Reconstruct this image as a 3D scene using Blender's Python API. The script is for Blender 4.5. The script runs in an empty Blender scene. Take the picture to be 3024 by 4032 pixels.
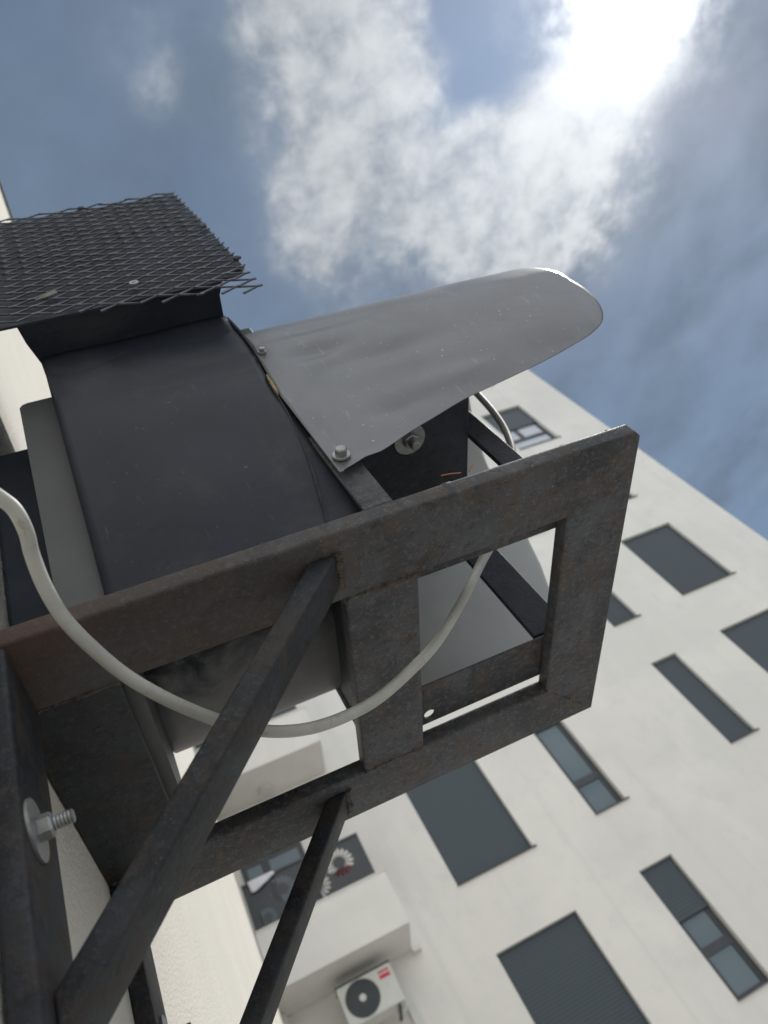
import bpy, bmesh, math, random
from mathutils import Vector, Matrix, noise

# ------------------------------------------------------------------ camera, sky, sun, exposure
S = 0.48            # metres per drawing unit
ZC = 1.6            # camera height over the pavement
SC = bpy.context.scene
COL = SC.collection
cam = bpy.data.cameras.new('camera')
camo = bpy.data.objects.new('camera', cam)
COL.objects.link(camo)
R = ((0.9020392394542439, 0.05138304854124618, -0.42858487235017695),
     (-0.30029270588739704, 0.7879446306456279, -0.5375570200709413),
     (0.3100798304882711, 0.6135984365685209, 0.7261869300428315))
right, down, fwd = (Vector(r) for r in R)
M3 = Matrix((right, -down, -fwd)).transposed()
camo.matrix_world = Matrix.Translation((0, 0, ZC)) @ M3.to_4x4()
cam.sensor_fit = 'VERTICAL'
cam.lens = 6.86
cam.sensor_height = 4032 * 6.86 / 3028.65
cam.sensor_width = 3024 * 6.86 / 3028.65
cam.clip_start = 0.02
cam.clip_end = 2000
cam.dof.use_dof = True
cam.dof.focus_distance = 0.72
cam.dof.aperture_fstop = 1.9
SC.camera = camo

SUN = Vector((0.64685625, 0.0972327, 0.75638799)).normalized()
SUN_EL = math.asin(SUN.z)
SUN_AZ = math.atan2(SUN.x, SUN.y)
sl = bpy.data.lights.new('sun', 'SUN')
sl.energy = 2.4
sl.angle = math.radians(2.5)
sl.color = (1.0, 0.955, 0.89)
slo = bpy.data.objects.new('sun', sl)
COL.objects.link(slo)
slo.rotation_euler = SUN.to_track_quat('Z', 'Y').to_euler()

SC.view_settings.view_transform = 'Standard'
SC.view_settings.look = 'None'
SC.view_settings.gamma = 1
SC.view_settings.exposure = 0.29


class Nodes:
    """small helper that chains nodes of one tree"""
    def __init__(self, tree):
        self.t = tree
        self.n = tree.nodes
        self.l = tree.links

    def put(self, sock, v):
        if hasattr(v, 'is_linked'):
            self.l.new(v, sock)
        elif v is not None:
            sock.default_value = v

    def m(self, op, a, b=None, c=None, clamp=False):
        n = self.n.new('ShaderNodeMath')
        n.operation = op
        n.use_clamp = clamp
        for i, v in enumerate((a, b, c)):
            self.put(n.inputs[i], v)
        return n.outputs[0]

    def vm(self, op, a, b=None):
        n = self.n.new('ShaderNodeVectorMath')
        n.operation = op
        self.put(n.inputs[0], a)
        if b is not None:
            self.put(n.inputs[1], b)
        return n.outputs['Value'] if op in ('DOT_PRODUCT', 'DISTANCE', 'LENGTH') else n.outputs[0]

    def noise(self, vec, scale, detail=4, rough=0.5, dist=0.0):
        n = self.n.new('ShaderNodeTexNoise')
        if vec is not None:
            self.put(n.inputs['Vector'], vec)
        n.inputs['Scale'].default_value = scale
        n.inputs['Detail'].default_value = detail
        n.inputs['Roughness'].default_value = rough
        n.inputs['Distortion'].default_value = dist
        return n.outputs['Fac']

    def mix(self, f, a, b):
        n = self.n.new('ShaderNodeMix')
        n.data_type = 'RGBA'
        self.put(n.inputs[0], f)
        for s, v in ((n.inputs[6], a), (n.inputs[7], b)):
            if isinstance(v, tuple) and len(v) == 3:
                v = v + (1,)
            self.put(s, v)
        return n.outputs[2]

    def step(self, v, lo, hi):
        n = self.n.new('ShaderNodeMapRange')
        n.interpolation_type = 'SMOOTHSTEP'
        self.put(n.inputs[0], v)
        n.inputs[1].default_value = lo
        n.inputs[2].default_value = hi
        return n.outputs[0]


world = bpy.data.worlds.new('World')
SC.world = world
world.use_nodes = True
wt = world.node_tree
wt.nodes.clear()
K = Nodes(wt)
sky = wt.nodes.new('ShaderNodeTexSky')
sky.sky_type = 'NISHITA'
sky.sun_disc = False
sky.sun_elevation = SUN_EL
sky.sun_rotation = SUN_AZ
sky.air_density = 1.0
sky.dust_density = 0.35
d = wt.nodes.new('ShaderNodeTexCoord').outputs['Generated']
sx = wt.nodes.new('ShaderNodeSeparateXYZ')
wt.links.new(d, sx.inputs[0])
zz = K.m('MAXIMUM', sx.outputs[2], 0.04)
px = K.m('DIVIDE', sx.outputs[0], zz)
py = K.m('DIVIDE', sx.outputs[1], zz)
cx = wt.nodes.new('ShaderNodeCombineXYZ')
wt.links.new(px, cx.inputs[0])
wt.links.new(py, cx.inputs[1])
q = cx.outputs[0]
# the cloud layer, laid out on a flat sheet overhead (x/z, y/z)
wn = wt.nodes.new('ShaderNodeTexNoise')
wt.links.new(q, wn.inputs['Vector'])
wn.inputs['Scale'].default_value = 9
wn.inputs['Detail'].default_value = 5
wv = K.vm('SUBTRACT', wn.outputs['Color'], (0.5, 0.5, 0.5))
sc_ = wt.nodes.new('ShaderNodeVectorMath')
sc_.operation = 'SCALE'
wt.links.new(wv, sc_.inputs[0])
sc_.inputs[3].default_value = 0.06
qw = K.vm('ADD', q, sc_.outputs[0])
qw2 = K.vm('MULTIPLY', qw, (1, 1, 0))
f1 = K.noise(qw2, 12, 10, 0.57, 0.1)
BLOBS = [(.37, .09, .05, .8), (.43, .12, .055, .75), (.345, .19, .04, .6), (.36, .276, .045, .8), (.425, .24, .05, .75),
         (.49, .315, .05, .85), (.35, .36, .04, .55), (.57, .275, .04, .85), (.655, .25, .055, .95), (.74, .28, .06, 1.0),
         (.58, .37, .055, .75), (.69, .35, .065, .85), (.83, .34, .075, .6), (.505, .085, .035, .6), (.52, .19, .03, .45),
         (.60, .148, .02, .5), (.185, .15, .03, .3), (.83, .12, .05, .8), (.75, .22, .03, .6), (.90, .20, .04, .55), (.60, .19, .05, -.55), (.66, .15, .045, -.55), (.535, .235, .028, -.45), (.56, .09, .04, -.4), (.425, .335, .03, -.3), (.47, .415, .04, -.3), (.17, .08, .04, .2),
         (.46, .17, .05, .5), (.36, .36, .05, .25), (.62, .42, .08, .4), (.78, .42, .09, .4), (.44, .28, .08, .25), (.56, .15, .02, .35), (.525, .20, .03, .3), (.31, .08, .03, .35), (.66, .44, .06, .35), (.44, .41, .05, .3)]
W = None
for bx, by, sg, amp in BLOBS:
    r2 = K.vm('DISTANCE', qw2, (bx, by, 0))
    g = K.m('MULTIPLY', K.m('POWER', 2.718, K.m('MULTIPLY', K.m('MULTIPLY', r2, r2), -0.5 / (sg * sg))), amp)
    W = g if W is None else K.m('ADD', W, g)
f2 = K.noise(q, 4.5, 6, 0.55, 0.3)
f3 = K.noise(q, 34, 8, 0.6, 0.25)
f5 = K.noise(q, 6.5, 7, 0.55, 0.1)
Wc = K.m('MINIMUM', W, 1.15)
puff = K.m('MULTIPLY', K.m('ADD', K.m('ADD', f1, -0.70), K.m('MULTIPLY', f3, 0.42)), K.m('MINIMUM', K.m('MULTIPLY', Wc, 4.2), 2.3))
cover = K.m('MULTIPLY', K.step(K.m('ADD', K.m('MULTIPLY', Wc, 0.8), puff), 0.05, 1.15), 0.80)
hz = K.m('MINIMUM', K.m('MAXIMUM', K.m('MULTIPLY', Wc, 0.26), 0.0), 0.34)
cover = K.m('SUBTRACT', 1.0, K.m('MULTIPLY', K.m('SUBTRACT', 1.0, cover), K.m('SUBTRACT', 1.0, hz)))
# bright cloud added in the unseen sky behind the camera to light the facade
back = K.step(sx.outputs[1], 0.0, -0.35)
back_fill = K.m('MULTIPLY', back, K.step(f2, 0.15, 0.6))
# greyer thin veil everywhere else, open only in the gap below the sun
clr = K.vm('DISTANCE', qw2, (.62, .17, 0))
clear = K.m('POWER', 2.718, K.m('MULTIPLY', K.m('MULTIPLY', clr, clr), -0.5 / 0.10 ** 2))
grey = K.m('ADD', 0.66, K.m('MULTIPLY', f5, 0.72))
gveil = wt.nodes.new('ShaderNodeVectorMath')
gveil.operation = 'SCALE'
gveil.inputs[0].default_value = (1.28, 1.74, 2.32)
wt.links.new(grey, gveil.inputs[3])
veil = K.m('MULTIPLY', K.m('ADD', K.m('MULTIPLY', K.step(f2, 0.35, 0.7), 0.2), 0.72), K.m('SUBTRACT', 1.0, K.m('MULTIPLY', clear, 0.75)))
sd = K.vm('DOT_PRODUCT', K.vm('NORMALIZE', d), tuple(SUN))
ang = K.m('ARCCOSINE', K.m('MINIMUM', sd, 0.99999))
halo = K.m('POWER', 2.718, K.m('MULTIPLY', K.m('MULTIPLY', ang, ang), -0.5 / 0.17 ** 2))
csd = K.m('ADD', K.vm('DISTANCE', qw2, (SUN.x / SUN.z, SUN.y / SUN.z - .03, 0)), K.m('MULTIPLY', K.m('ADD', K.m('ADD', f1, f3), -1.0), 0.16))
csd = K.m('MAXIMUM', csd, 0.0)
core = K.m('POWER', 2.718, K.m('MULTIPLY', K.m('MULTIPLY', csd, csd), -0.5 / 0.070 ** 2))
c = K.mix(veil, sky.outputs[0], gveil.outputs[0])
c = K.mix(K.m('MULTIPLY', clear, 0.75), c, (1.8, 2.7, 4.1))
cl_b = K.m('ADD', K.m('ADD', 1.7, K.m('MULTIPLY', halo, 3.6)), K.m('ADD', K.m('MULTIPLY', f1, 4.0), K.m('MULTIPLY', f3, 2.4)))
clc = wt.nodes.new('ShaderNodeVectorMath')
clc.operation = 'SCALE'
clc.inputs[0].default_value = (0.93, 0.97, 1.0)
wt.links.new(cl_b, clc.inputs[3])
c = K.mix(cover, c, clc.outputs[0])
c = K.mix(back_fill, c, (10.4, 10.7, 11.0))
# light scattered forward by the thin cloud round the sun
gl = wt.nodes.new('ShaderNodeVectorMath')
gl.operation = 'SCALE'
gl.inputs[0].default_value = (1.0, 0.99, 0.96)
wt.links.new(K.m('ADD', K.m('MULTIPLY', core, K.m('ADD', 9, K.m('MULTIPLY', K.step(K.m('ADD', K.m('MULTIPLY', f1, 0.6), K.m('MULTIPLY', f3, 0.4)), 0.32, 0.58), 17))), K.m('MULTIPLY', halo, 0.5)), gl.inputs[3])
c = K.vm('ADD', c, gl.outputs[0])
bg = wt.nodes.new('ShaderNodeBackground')
bg.inputs[1].default_value = 0.1
wt.links.new(c, bg.inputs[0])
wo = wt.nodes.new('ShaderNodeOutputWorld')
wt.links.new(bg.outputs[0], wo.inputs[0])


# ------------------------------------------------------------------ materials
def material(name, rough=0.5, metal=0.0, spec=0.5):
    m = bpy.data.materials.new(name)
    m.use_nodes = True
    b = m.node_tree.nodes['Principled BSDF']
    b.inputs['Roughness'].default_value = rough
    b.inputs['Metallic'].default_value = metal
    b.inputs['Specular IOR Level'].default_value = spec
    k = Nodes(m.node_tree)
    co = m.node_tree.nodes.new('ShaderNodeTexCoord').outputs['Object']
    return m, b, k, co


def bump(k, b, h, strength, dist):
    n = k.n.new('ShaderNodeBump')
    n.inputs['Strength'].default_value = strength
    n.inputs['Distance'].default_value = dist
    k.l.new(h, n.inputs['Height'])
    k.l.new(n.outputs[0], b.inputs['Normal'])


def mat_plain(name, col, rough=0.5, metal=0.0, var=0.15, scale=8.0, spec=0.5):
    m, b, k, co = material(name, rough, metal, spec)
    f = k.noise(co, scale, 5, 0.6)
    lo = tuple(x * (1 - var) for x in col)
    hi = tuple(min(1, x * (1 + var)) for x in col)
    k.l.new(k.mix(k.step(f, 0.25, 0.75), lo, hi), b.inputs['Base Color'])
    k.l.new(k.m('ADD', k.m('MULTIPLY', f, 0.2), rough - 0.1), b.inputs['Roughness'])
    return m


def mat_rusty(name, base, brown, light, amount=0.5, primer=False):
    m, b, k, co = material(name, 0.6, 0, 0.28)
    f1 = k.noise(co, 26, 9, 0.70, 0.5)
    f2 = k.noise(co, 8, 6, 0.62, 0.8)
    f3 = k.noise(co, 130, 6, 0.74)
    f4 = k.noise(co, 420, 4, 0.65)
    mp = k.n.new('ShaderNodeMapping')
    mp.inputs['Scale'].default_value = (14, 90, 90)
    mp.inputs['Rotation'].default_value = (0.1, 0.2, 0.35)
    k.l.new(co, mp.inputs[0])
    f5 = k.noise(mp.outputs[0], 2.2, 5, 0.7)
    dark = tuple(x * 0.55 for x in base)
    c = k.mix(k.step(f2, 0.38, 0.62), dark, tuple(x * 1.15 for x in base))
    c = k.mix(k.m('MULTIPLY', k.step(f1, 0.47, 0.60), amount), c, brown)
    c = k.mix(k.m('MULTIPLY', k.step(f3, 0.51, 0.62), 0.6), c, light)
    c = k.mix(k.m('MULTIPLY', k.step(k.noise(co, 70, 7, 0.78, 0.6), 0.53, 0.62), 0.7), c, tuple(x * 0.42 for x in base))
    c = k.mix(k.m('MULTIPLY', k.step(k.noise(co, 34, 8, 0.78), 0.62, 0.68), 0.6 * amount + 0.15), c, tuple(x * 1.7 for x in brown))
    c = k.mix(k.m('MULTIPLY', k.step(f4, 0.62, 0.68), 0.55), c, tuple(min(1, x * 1.9) for x in light))
    c = k.mix(k.m('MULTIPLY', k.step(f5, 0.66, 0.70), 0.45), c, tuple(min(1, x * 1.6) for x in light))
    if primer:
        sep = k.n.new('ShaderNodeSeparateXYZ')
        k.l.new(co, sep.inputs[0])
        pr = k.m('ADD', sep.outputs[0], k.m('MULTIPLY', k.m('ADD', f1, -0.5), 0.22))
        c = k.mix(k.m('MULTIPLY', k.step(k.m('ADD', pr, k.m('MULTIPLY', k.m('ADD', sep.outputs[1], 0.21), 1.2)), 0.12, 0.03), 0.5), c, (0.115, 0.045, 0.032))
        c = k.mix(k.m('MULTIPLY', k.step(pr, 0.42, 0.10), 0.45), c, (0.075, 0.056, 0.044))
    k.l.new(c, b.inputs['Base Color'])
    k.l.new(k.m('ADD', k.m('MULTIPLY', f1, 0.45), 0.32), b.inputs['Roughness'])
    bump(k, b, k.m('ADD', k.m('ADD', f1, k.m('MULTIPLY', f3, 0.6)), k.m('MULTIPLY', f4, 0.25)), 0.45, 0.0025)
    return m


def mat_stucco(name, col, grain, strength, dist):
    m, b, k, co = material(name, 0.9, 0, 0.2)
    f = k.noise(co, grain, 4, 0.6)
    f2 = k.noise(co, 2.3, 6, 0.6)
    c = k.mix(k.step(f2, 0.3, 0.75), tuple(x * 0.93 for x in col), col)
    c = k.mix(k.m('MULTIPLY', k.step(f, 0.5, 0.75), 0.3), c, tuple(x * 0.72 for x in col))
    k.l.new(c, b.inputs['Base Color'])
    bump(k, b, f, strength, dist)
    return m


M = {}
M['stucco'] = mat_stucco('cream_stucco', (0.70, 0.675, 0.615), 160, 0.7, 0.006)
M['render'] = mat_stucco('white_render', (0.80, 0.785, 0.745), 45, 0.12, 0.01)
mm, bb, kk, oo = material('white_render_facade', 0.9, 0, 0.2)
fa = kk.noise(oo, 0.55, 7, 0.62, 0.4)
fb = kk.noise(oo, 2.6, 6, 0.65)
stm = kk.n.new('ShaderNodeMapping')
stm.inputs['Scale'].default_value = (3.5, 3.5, 0.12)
kk.l.new(oo, stm.inputs[0])
fc = kk.noise(stm.outputs[0], 1.6, 5, 0.6)
cc = kk.mix(kk.step(fa, 0.35, 0.7), (0.735, 0.716, 0.672), (0.815, 0.792, 0.738))
cc = kk.mix(kk.m('MULTIPLY', kk.step(fb, 0.50, 0.70), 0.5), cc, (0.675, 0.668, 0.645))
cc = kk.mix(kk.m('MULTIPLY', kk.step(fc, 0.52, 0.75), 0.5), cc, (0.68, 0.67, 0.645))
kk.l.new(cc, bb.inputs['Base Color'])
bump(kk, bb, kk.noise(oo, 28, 4, 0.6), 0.12, 0.01)
M['facade'] = mm
M['soffit'] = mat_plain('balcony_soffit', (0.66, 0.645, 0.60), 0.9, 0, 0.04, 3)
mm, bb, kk, oo = material('shutter_grey', 0.45)
oi = kk.n.new('ShaderNodeObjectInfo').outputs['Random']
cc = kk.mix(oi, (0.034, 0.049, 0.060), (0.052, 0.071, 0.085))
cc = kk.mix(kk.m('MULTIPLY', kk.noise(oo, 4, 5, 0.6), 0.35), cc, (0.060, 0.072, 0.082))
kk.l.new(cc, bb.inputs['Base Color'])
M['shutter'] = mm
M['anthracite'] = mat_plain('anthracite_frame', (0.045, 0.05, 0.056), 0.45, 0, 0.1, 6)
M['sill'] = mat_plain('dark_sill', (0.06, 0.063, 0.066), 0.5, 0, 0.1, 6)
M['rust'] = mat_rusty('weathered_dark_steel', (0.066, 0.070, 0.081), (0.082, 0.064, 0.050), (0.120, 0.125, 0.137), 0.65)
M['rust_primer'] = mat_rusty('weathered_steel_red_primer', (0.061, 0.065, 0.075), (0.080, 0.062, 0.048), (0.11, 0.115, 0.127), 0.65, True)
M['rust_dark'] = mat_rusty('dark_brace_steel', (0.025, 0.028, 0.034), (0.048, 0.036, 0.028), (0.044, 0.047, 0.053), 0.6)
M['weld'] = mat_rusty('rusty_weld', (0.06, 0.052, 0.046), (0.10, 0.062, 0.040), (0.10, 0.095, 0.09), 0.7)
M['black'] = mat_rusty('black_sheet_paint', (0.030, 0.036, 0.049), (0.036, 0.039, 0.047), (0.036, 0.042, 0.054), 0.3)
M['mesh'] = mat_plain('expanded_metal', (0.074, 0.083, 0.104), 0.45, 0.2, 0.25, 30)
M['plate'] = mat_plain('dark_back_plate', (0.038, 0.045, 0.061), 0.6, 0, 0.25, 14, 0.2)
M['strip'] = mat_rusty('grey_angle_steel', (0.075, 0.080, 0.090), (0.085, 0.08, 0.075), (0.12, 0.125, 0.13), 0.35)
M['collar'] = mat_plain('collar_bounce_grey', (0.078, 0.084, 0.086), 0.5, 0.1, 0.16, 14)  # collar grey raised to stand in for light bounced off the wall
M['zinc'] = mat_plain('zinc_plated', (0.30, 0.31, 0.31), 0.42, 0.7, 0.2, 120)
mm, bb, kk, oo = material('cable_sheath', 0.5)
f = kk.noise(oo, 30, 5, 0.6)
cc = kk.mix(kk.step(f, 0.3, 0.7), (0.33, 0.333, 0.31), (0.41, 0.413, 0.385))
cc = kk.mix(kk.m('MULTIPLY', kk.step(kk.noise(oo, 75, 6, 0.7, 1.2), 0.57, 0.68), 0.6), cc, (0.22, 0.20, 0.16))
kk.l.new(cc, bb.inputs['Base Color'])
M['cable'] = mm
M['foam'] = mat_plain('yellow_foam', (0.30, 0.25, 0.14), 0.9, 0, 0.3, 90)
M['white'] = mat_plain('white_paint_sheet', (0.62, 0.63, 0.59), 0.5, 0, 0.05, 6)
M['grille'] = mat_plain('dark_grille', (0.05, 0.054, 0.06), 0.5, 0, 0.1, 20)
M['red'] = mat_plain('red_badge', (0.55, 0.04, 0.08), 0.4, 0, 0.05, 20)
M['badge'] = mat_plain('white_badge', (0.75, 0.66, 0.66), 0.5, 0, 0.03, 20)
M['cloth'] = mat_plain('white_cloth', (0.72, 0.70, 0.74), 0.9, 0, 0.06, 20)
M['pot'] = mat_plain('red_pot', (0.30, 0.035, 0.035), 0.5, 0, 0.15, 12)
M['leaf'] = mat_plain('pale_leaf', (0.11, 0.135, 0.09), 0.6, 0, 0.3, 60)
M['needle'] = mat_plain('dry_needle', (0.32, 0.10, 0.05), 0.7, 0, 0.2, 60)
M['concrete'] = mat_plain('pale_concrete_paving', (0.285, 0.284, 0.277), 0.9, 0, 0.12, 0.8)
M['trim'] = mat_plain('white_trim', (0.74, 0.72, 0.67), 0.7, 0, 0.05, 4)

# galvanised hood: grey sheet, faint streaks and specks
mm, bb, kk, oo = material('galvanised_hood', 0.34, 0.45, 0.5)
f = kk.noise(oo, 16, 6, 0.6, 0.5)
g = kk.noise(oo, 3.0, 4, 0.5)
sp = kk.noise(oo, 230, 2, 0.5)
col = kk.mix(kk.step(f, 0.3, 0.75), (0.122, 0.128, 0.138), (0.154, 0.160, 0.170))
col = kk.mix(kk.m('MULTIPLY', kk.step(g, 0.45, 0.7), 0.5), col, (0.150, 0.148, 0.155))
col = kk.mix(kk.step(sp, 0.72, 0.77), col, (0.45, 0.45, 0.45))
mp = kk.n.new('ShaderNodeMapping')
mp.inputs['Scale'].default_value = (50, 50, 7)
mp.inputs['Rotation'].default_value = (0.0, 0.9, 0.0)
kk.l.new(oo, mp.inputs[0])
col = kk.mix(kk.m('MULTIPLY', kk.step(kk.noise(mp.outputs[0], 1.6, 5, 0.7), 0.62, 0.68), 0.3), col, (0.30, 0.30, 0.30))
col = kk.mix(kk.m('MULTIPLY', kk.step(kk.noise(oo, 9, 8, 0.72, 0.8), 0.50, 0.68), 0.5), col, (0.115, 0.112, 0.112))
kk.l.new(col, bb.inputs['Base Color'])
kk.l.new(kk.m('ADD', kk.m('MULTIPLY', f, 0.18), 0.27), bb.inputs['Roughness'])
bump(kk, bb, kk.m('ADD', kk.m('MULTIPLY', g, 2.0), kk.m('MULTIPLY', f, 0.4)), 0.25, 0.004)
M['hood'] = mm

M['hood_inside'] = mat_plain('hood_inside_bounce', (0.40, 0.415, 0.415), 0.55, 0.0, 0.08, 9)  # inner faces lightened: bounced light put into the base colour

# casing: black paint that stops short of the bare grey underside
mm, bb, kk, oo = material('painted_casing', 0.5, 0, 0.22)
xyz = kk.n.new('ShaderNodeSeparateXYZ')
kk.l.new(oo, xyz.inputs[0])
f = kk.noise(oo, 13, 6, 0.65, 1.0)
f3 = kk.noise(oo, 120, 3, 0.6)
edge = kk.m('ADD', xyz.outputs[1], kk.m('MULTIPLY', kk.m('ADD', f, -0.5), 0.22))
bare = kk.step(edge, 0.03, 0.13)
blk = kk.mix(kk.step(f, 0.35, 0.7), (0.015, 0.019, 0.028), (0.022, 0.027, 0.038))
blk = kk.mix(kk.m('MULTIPLY', kk.step(f3, 0.68, 0.74), 0.8), blk, (0.085, 0.09, 0.095))
mp = kk.n.new('ShaderNodeMapping')
mp.inputs['Scale'].default_value = (70, 70, 9)
mp.inputs['Rotation'].default_value = (0.2, 0.5, 0.1)
kk.l.new(oo, mp.inputs[0])
blk = kk.mix(kk.m('MULTIPLY', kk.step(kk.noise(mp.outputs[0], 2.0, 4, 0.65), 0.66, 0.70), 0.35), blk, (0.075, 0.08, 0.09))
blk = kk.mix(kk.m('MULTIPLY', kk.step(kk.noise(oo, 5, 7, 0.7, 1.0), 0.50, 0.66), 0.5), blk, (0.050, 0.052, 0.055))
blk = kk.mix(kk.m('MULTIPLY', kk.step(kk.noise(oo, 19, 7, 0.75, 0.4), 0.64, 0.70), 0.5), blk, (0.065, 0.055, 0.048))
gry = kk.mix(kk.step(f, 0.4, 0.7), (0.15, 0.152, 0.16), (0.19, 0.19, 0.195))
gry = kk.mix(kk.step(kk.noise(oo, 42, 5, 0.7, 1.5), 0.66, 0.70), gry, (0.03, 0.03, 0.035))
kk.l.new(kk.mix(bare, blk, gry), bb.inputs['Base Color'])
kk.l.new(kk.m('ADD', kk.m('MULTIPLY', f, 0.25), 0.33), bb.inputs['Roughness'])
bump(kk, bb, kk.m('ADD', kk.noise(oo, 6, 3, 0.5), kk.m('MULTIPLY', f3, 0.02)), 0.2, 0.006)
M['casing'] = mm

# window glass
mm, bb, kk, oo = material('window_glass', 0.06, 0, 0.6)
f = kk.noise(oo, 0.9, 3, 0.5)
kk.l.new(kk.mix(f, (0.085, 0.125, 0.15), (0.12, 0.165, 0.19)), bb.inputs['Base Color'])
M['glass'] = mm
mm, bb, kk, oo = material('pale_curtained_glass', 0.08, 0, 0.6)
kk.l.new(kk.mix(kk.noise(oo, 1.2, 3, 0.5), (0.42, 0.46, 0.53), (0.52, 0.56, 0.62)), bb.inputs['Base Color'])
M['paleglass'] = mm


# ------------------------------------------------------------------ building blocks (drawing units, camera at the origin)
def V(x, y, z):
    return Vector((x, y, z))


def obj(name, bm, mat, parent=None, smooth=False, solid=0.0):
    """link one mesh; coordinates are drawing units seen from the camera"""
    for v in bm.verts:
        v.co = Vector((v.co.x * S, v.co.y * S, v.co.z * S + ZC))
    root = parent
    while root is not None and root.parent is not None:
        root = root.parent
    org = root.location if root is not None else Vector((0, 0, 0))
    if root is None:
        lo = Vector([min(v.co[i] for v in bm.verts) for i in range(3)])
        hi = Vector([max(v.co[i] for v in bm.verts) for i in range(3)])
        org = Vector(((lo.x + hi.x) / 2, (lo.y + hi.y) / 2, lo.z))
    for v in bm.verts:
        v.co = v.co - org
    bmesh.ops.recalc_face_normals(bm, faces=bm.faces)
    me = bpy.data.meshes.new(name)
    if smooth:
        for f in bm.faces:
            f.smooth = True
    bm.to_mesh(me)
    bm.free()
    if isinstance(mat, (list, tuple)):
        for m in mat:
            me.materials.append(M[m])
    else:
        me.materials.append(M[mat])
    o = bpy.data.objects.new(name, me)
    COL.objects.link(o)
    if parent is None:
        o.location = org
    else:
        o.parent = parent
    if smooth:
        try:
            me.set_sharp_from_angle(angle=math.radians(38))
        except Exception:
            pass
    if solid:
        md = o.modifiers.new('thickness', 'SOLIDIFY')
        md.thickness = solid * S
        md.offset = 0
    return o


def thing(name, label, cat, base, group=None):
    o = bpy.data.objects.new(name, None)
    o.empty_display_size = 0.1
    COL.objects.link(o)
    o.location = (base[0] * S, base[1] * S, base[2] * S + ZC)
    tag(o, label, cat, group)
    return o


def tag(o, label, cat, group=None):
    o['label'] = label
    o['category'] = cat
    if group:
        o['group'] = group
    return o


def bevel(bm, off, seg=2, edges=None):
    bmesh.ops.bevel(bm, geom=list(edges if edges is not None else bm.edges), offset=off, segments=seg, affect='EDGES', profile=0.5)


def box(bm, a, b, mi=0):
    x0, y0, z0 = a
    x1, y1, z1 = b
    vs = [bm.verts.new(p) for p in ((x0, y0, z0), (x1, y0, z0), (x1, y1, z0), (x0, y1, z0), (x0, y0, z1), (x1, y0, z1), (x1, y1, z1), (x0, y1, z1))]
    for f in ((0, 1, 2, 3), (4, 7, 6, 5), (0, 4, 5, 1), (1, 5, 6, 2), (2, 6, 7, 3), (3, 7, 4, 0)):
        bm.faces.new([vs[i] for i in f]).material_index = mi
    return bm


def bx(a, b, bev=0.0, seg=2):
    bm = bmesh.new()
    box(bm, a, b)
    if bev:
        bevel(bm, bev, seg)
    return bm


def prism(poly, lo, hi, axis, bm=None):
    """extrude a 2-D polygon; axis 'z' -> (x,y), 'y' -> (x,z), 'x' -> (y,z)"""
    bm = bm or bmesh.new()

    def p3(p, h):
        return {'z': (p[0], p[1], h), 'y': (p[0], h, p[1]), 'x': (h, p[0], p[1])}[axis]
    a = [bm.verts.new(p3(p, lo)) for p in poly]
    b = [bm.verts.new(p3(p, hi)) for p in poly]
    n = len(poly)
    bm.faces.new(a)
    bm.faces.new(b[::-1])
    for i in range(n):
        bm.faces.new([a[i], a[(i + 1) % n], b[(i + 1) % n], b[i]])
    return bm


def plate_with_holes(outer, holes, lo, hi, axis):
    """flat sheet with cut-outs, of real thickness"""
    bm = bmesh.new()

    def p3(p, h):
        return {'z': (p[0], p[1], h), 'y': (p[0], h, p[1]), 'x': (h, p[0], p[1])}[axis]
    es = []
    for loop in [outer] + holes:
        vs = [bm.verts.new(p3(p, lo)) for p in loop]
        for i in range(len(vs)):
            es.append(bm.edges.new((vs[i], vs[(i + 1) % len(vs)])))
    bmesh.ops.triangle_fill(bm, use_beauty=True, use_dissolve=False, edges=es)
    r = bmesh.ops.extrude_face_region(bm, geom=list(bm.faces))
    off = Vector(p3((0, 0), hi)) - Vector(p3((0, 0), lo))
    bmesh.ops.translate(bm, verts=[g for g in r['geom'] if isinstance(g, bmesh.types.BMVert)], vec=off)
    return bm


def circle(cx_, cy_, rx, ry=None, n=16):
    ry = ry or rx
    return [(cx_ + rx * math.cos(2 * math.pi * i / n), cy_ + ry * math.sin(2 * math.pi * i / n)) for i in range(n)]


def smooth_path(pts, n=8, closed=False):
    out = []
    P = [Vector(p) for p in pts]
    m = len(P)
    for i in range(m if closed else m - 1):
        p0 = P[i - 1] if (i > 0 or closed) else P[0]
        p1 = P[i]
        p2 = P[(i + 1) % m]
        p3 = P[(i + 2) % m] if (i + 2 < m or closed) else P[-1]
        for k in range(n):
            t = k / n
            out.append(0.5 * ((2 * p1) + (p2 - p0) * t + (2 * p0 - 5 * p1 + 4 * p2 - p3) * t * t + (3 * p1 - p0 - 3 * p2 + p3) * t ** 3))
    if not closed:
        out.append(P[-1])
    return out


def tube(bm, pts, rad, n=12, wob=0.0, seed=0):
    rnd = random.Random(seed)
    rings = []
    up = Vector((0.3, 0.2, 1)).normalized()
    for i, p in enumerate(pts):
        t = (pts[min(i + 1, len(pts) - 1)] - pts[max(i - 1, 0)]).normalized()
        u = (up - t * up.dot(t)).normalized()
        w = t.cross(u)
        r = rad * (1 + wob * rnd.uniform(-1, 1))
        rings.append([bm.verts.new(p + (u * math.cos(2 * math.pi * k / n) + w * math.sin(2 * math.pi * k / n)) * r * (1 + wob * 0.5 * rnd.uniform(-1, 1))) for k in range(n)])
    for a, b in zip(rings, rings[1:]):
        for k in range(n):
            bm.faces.new([a[k], a[(k + 1) % n], b[(k + 1) % n], b[k]])
    bm.faces.new(rings[0])
    bm.faces.new(rings[-1][::-1])
    return bm


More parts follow.
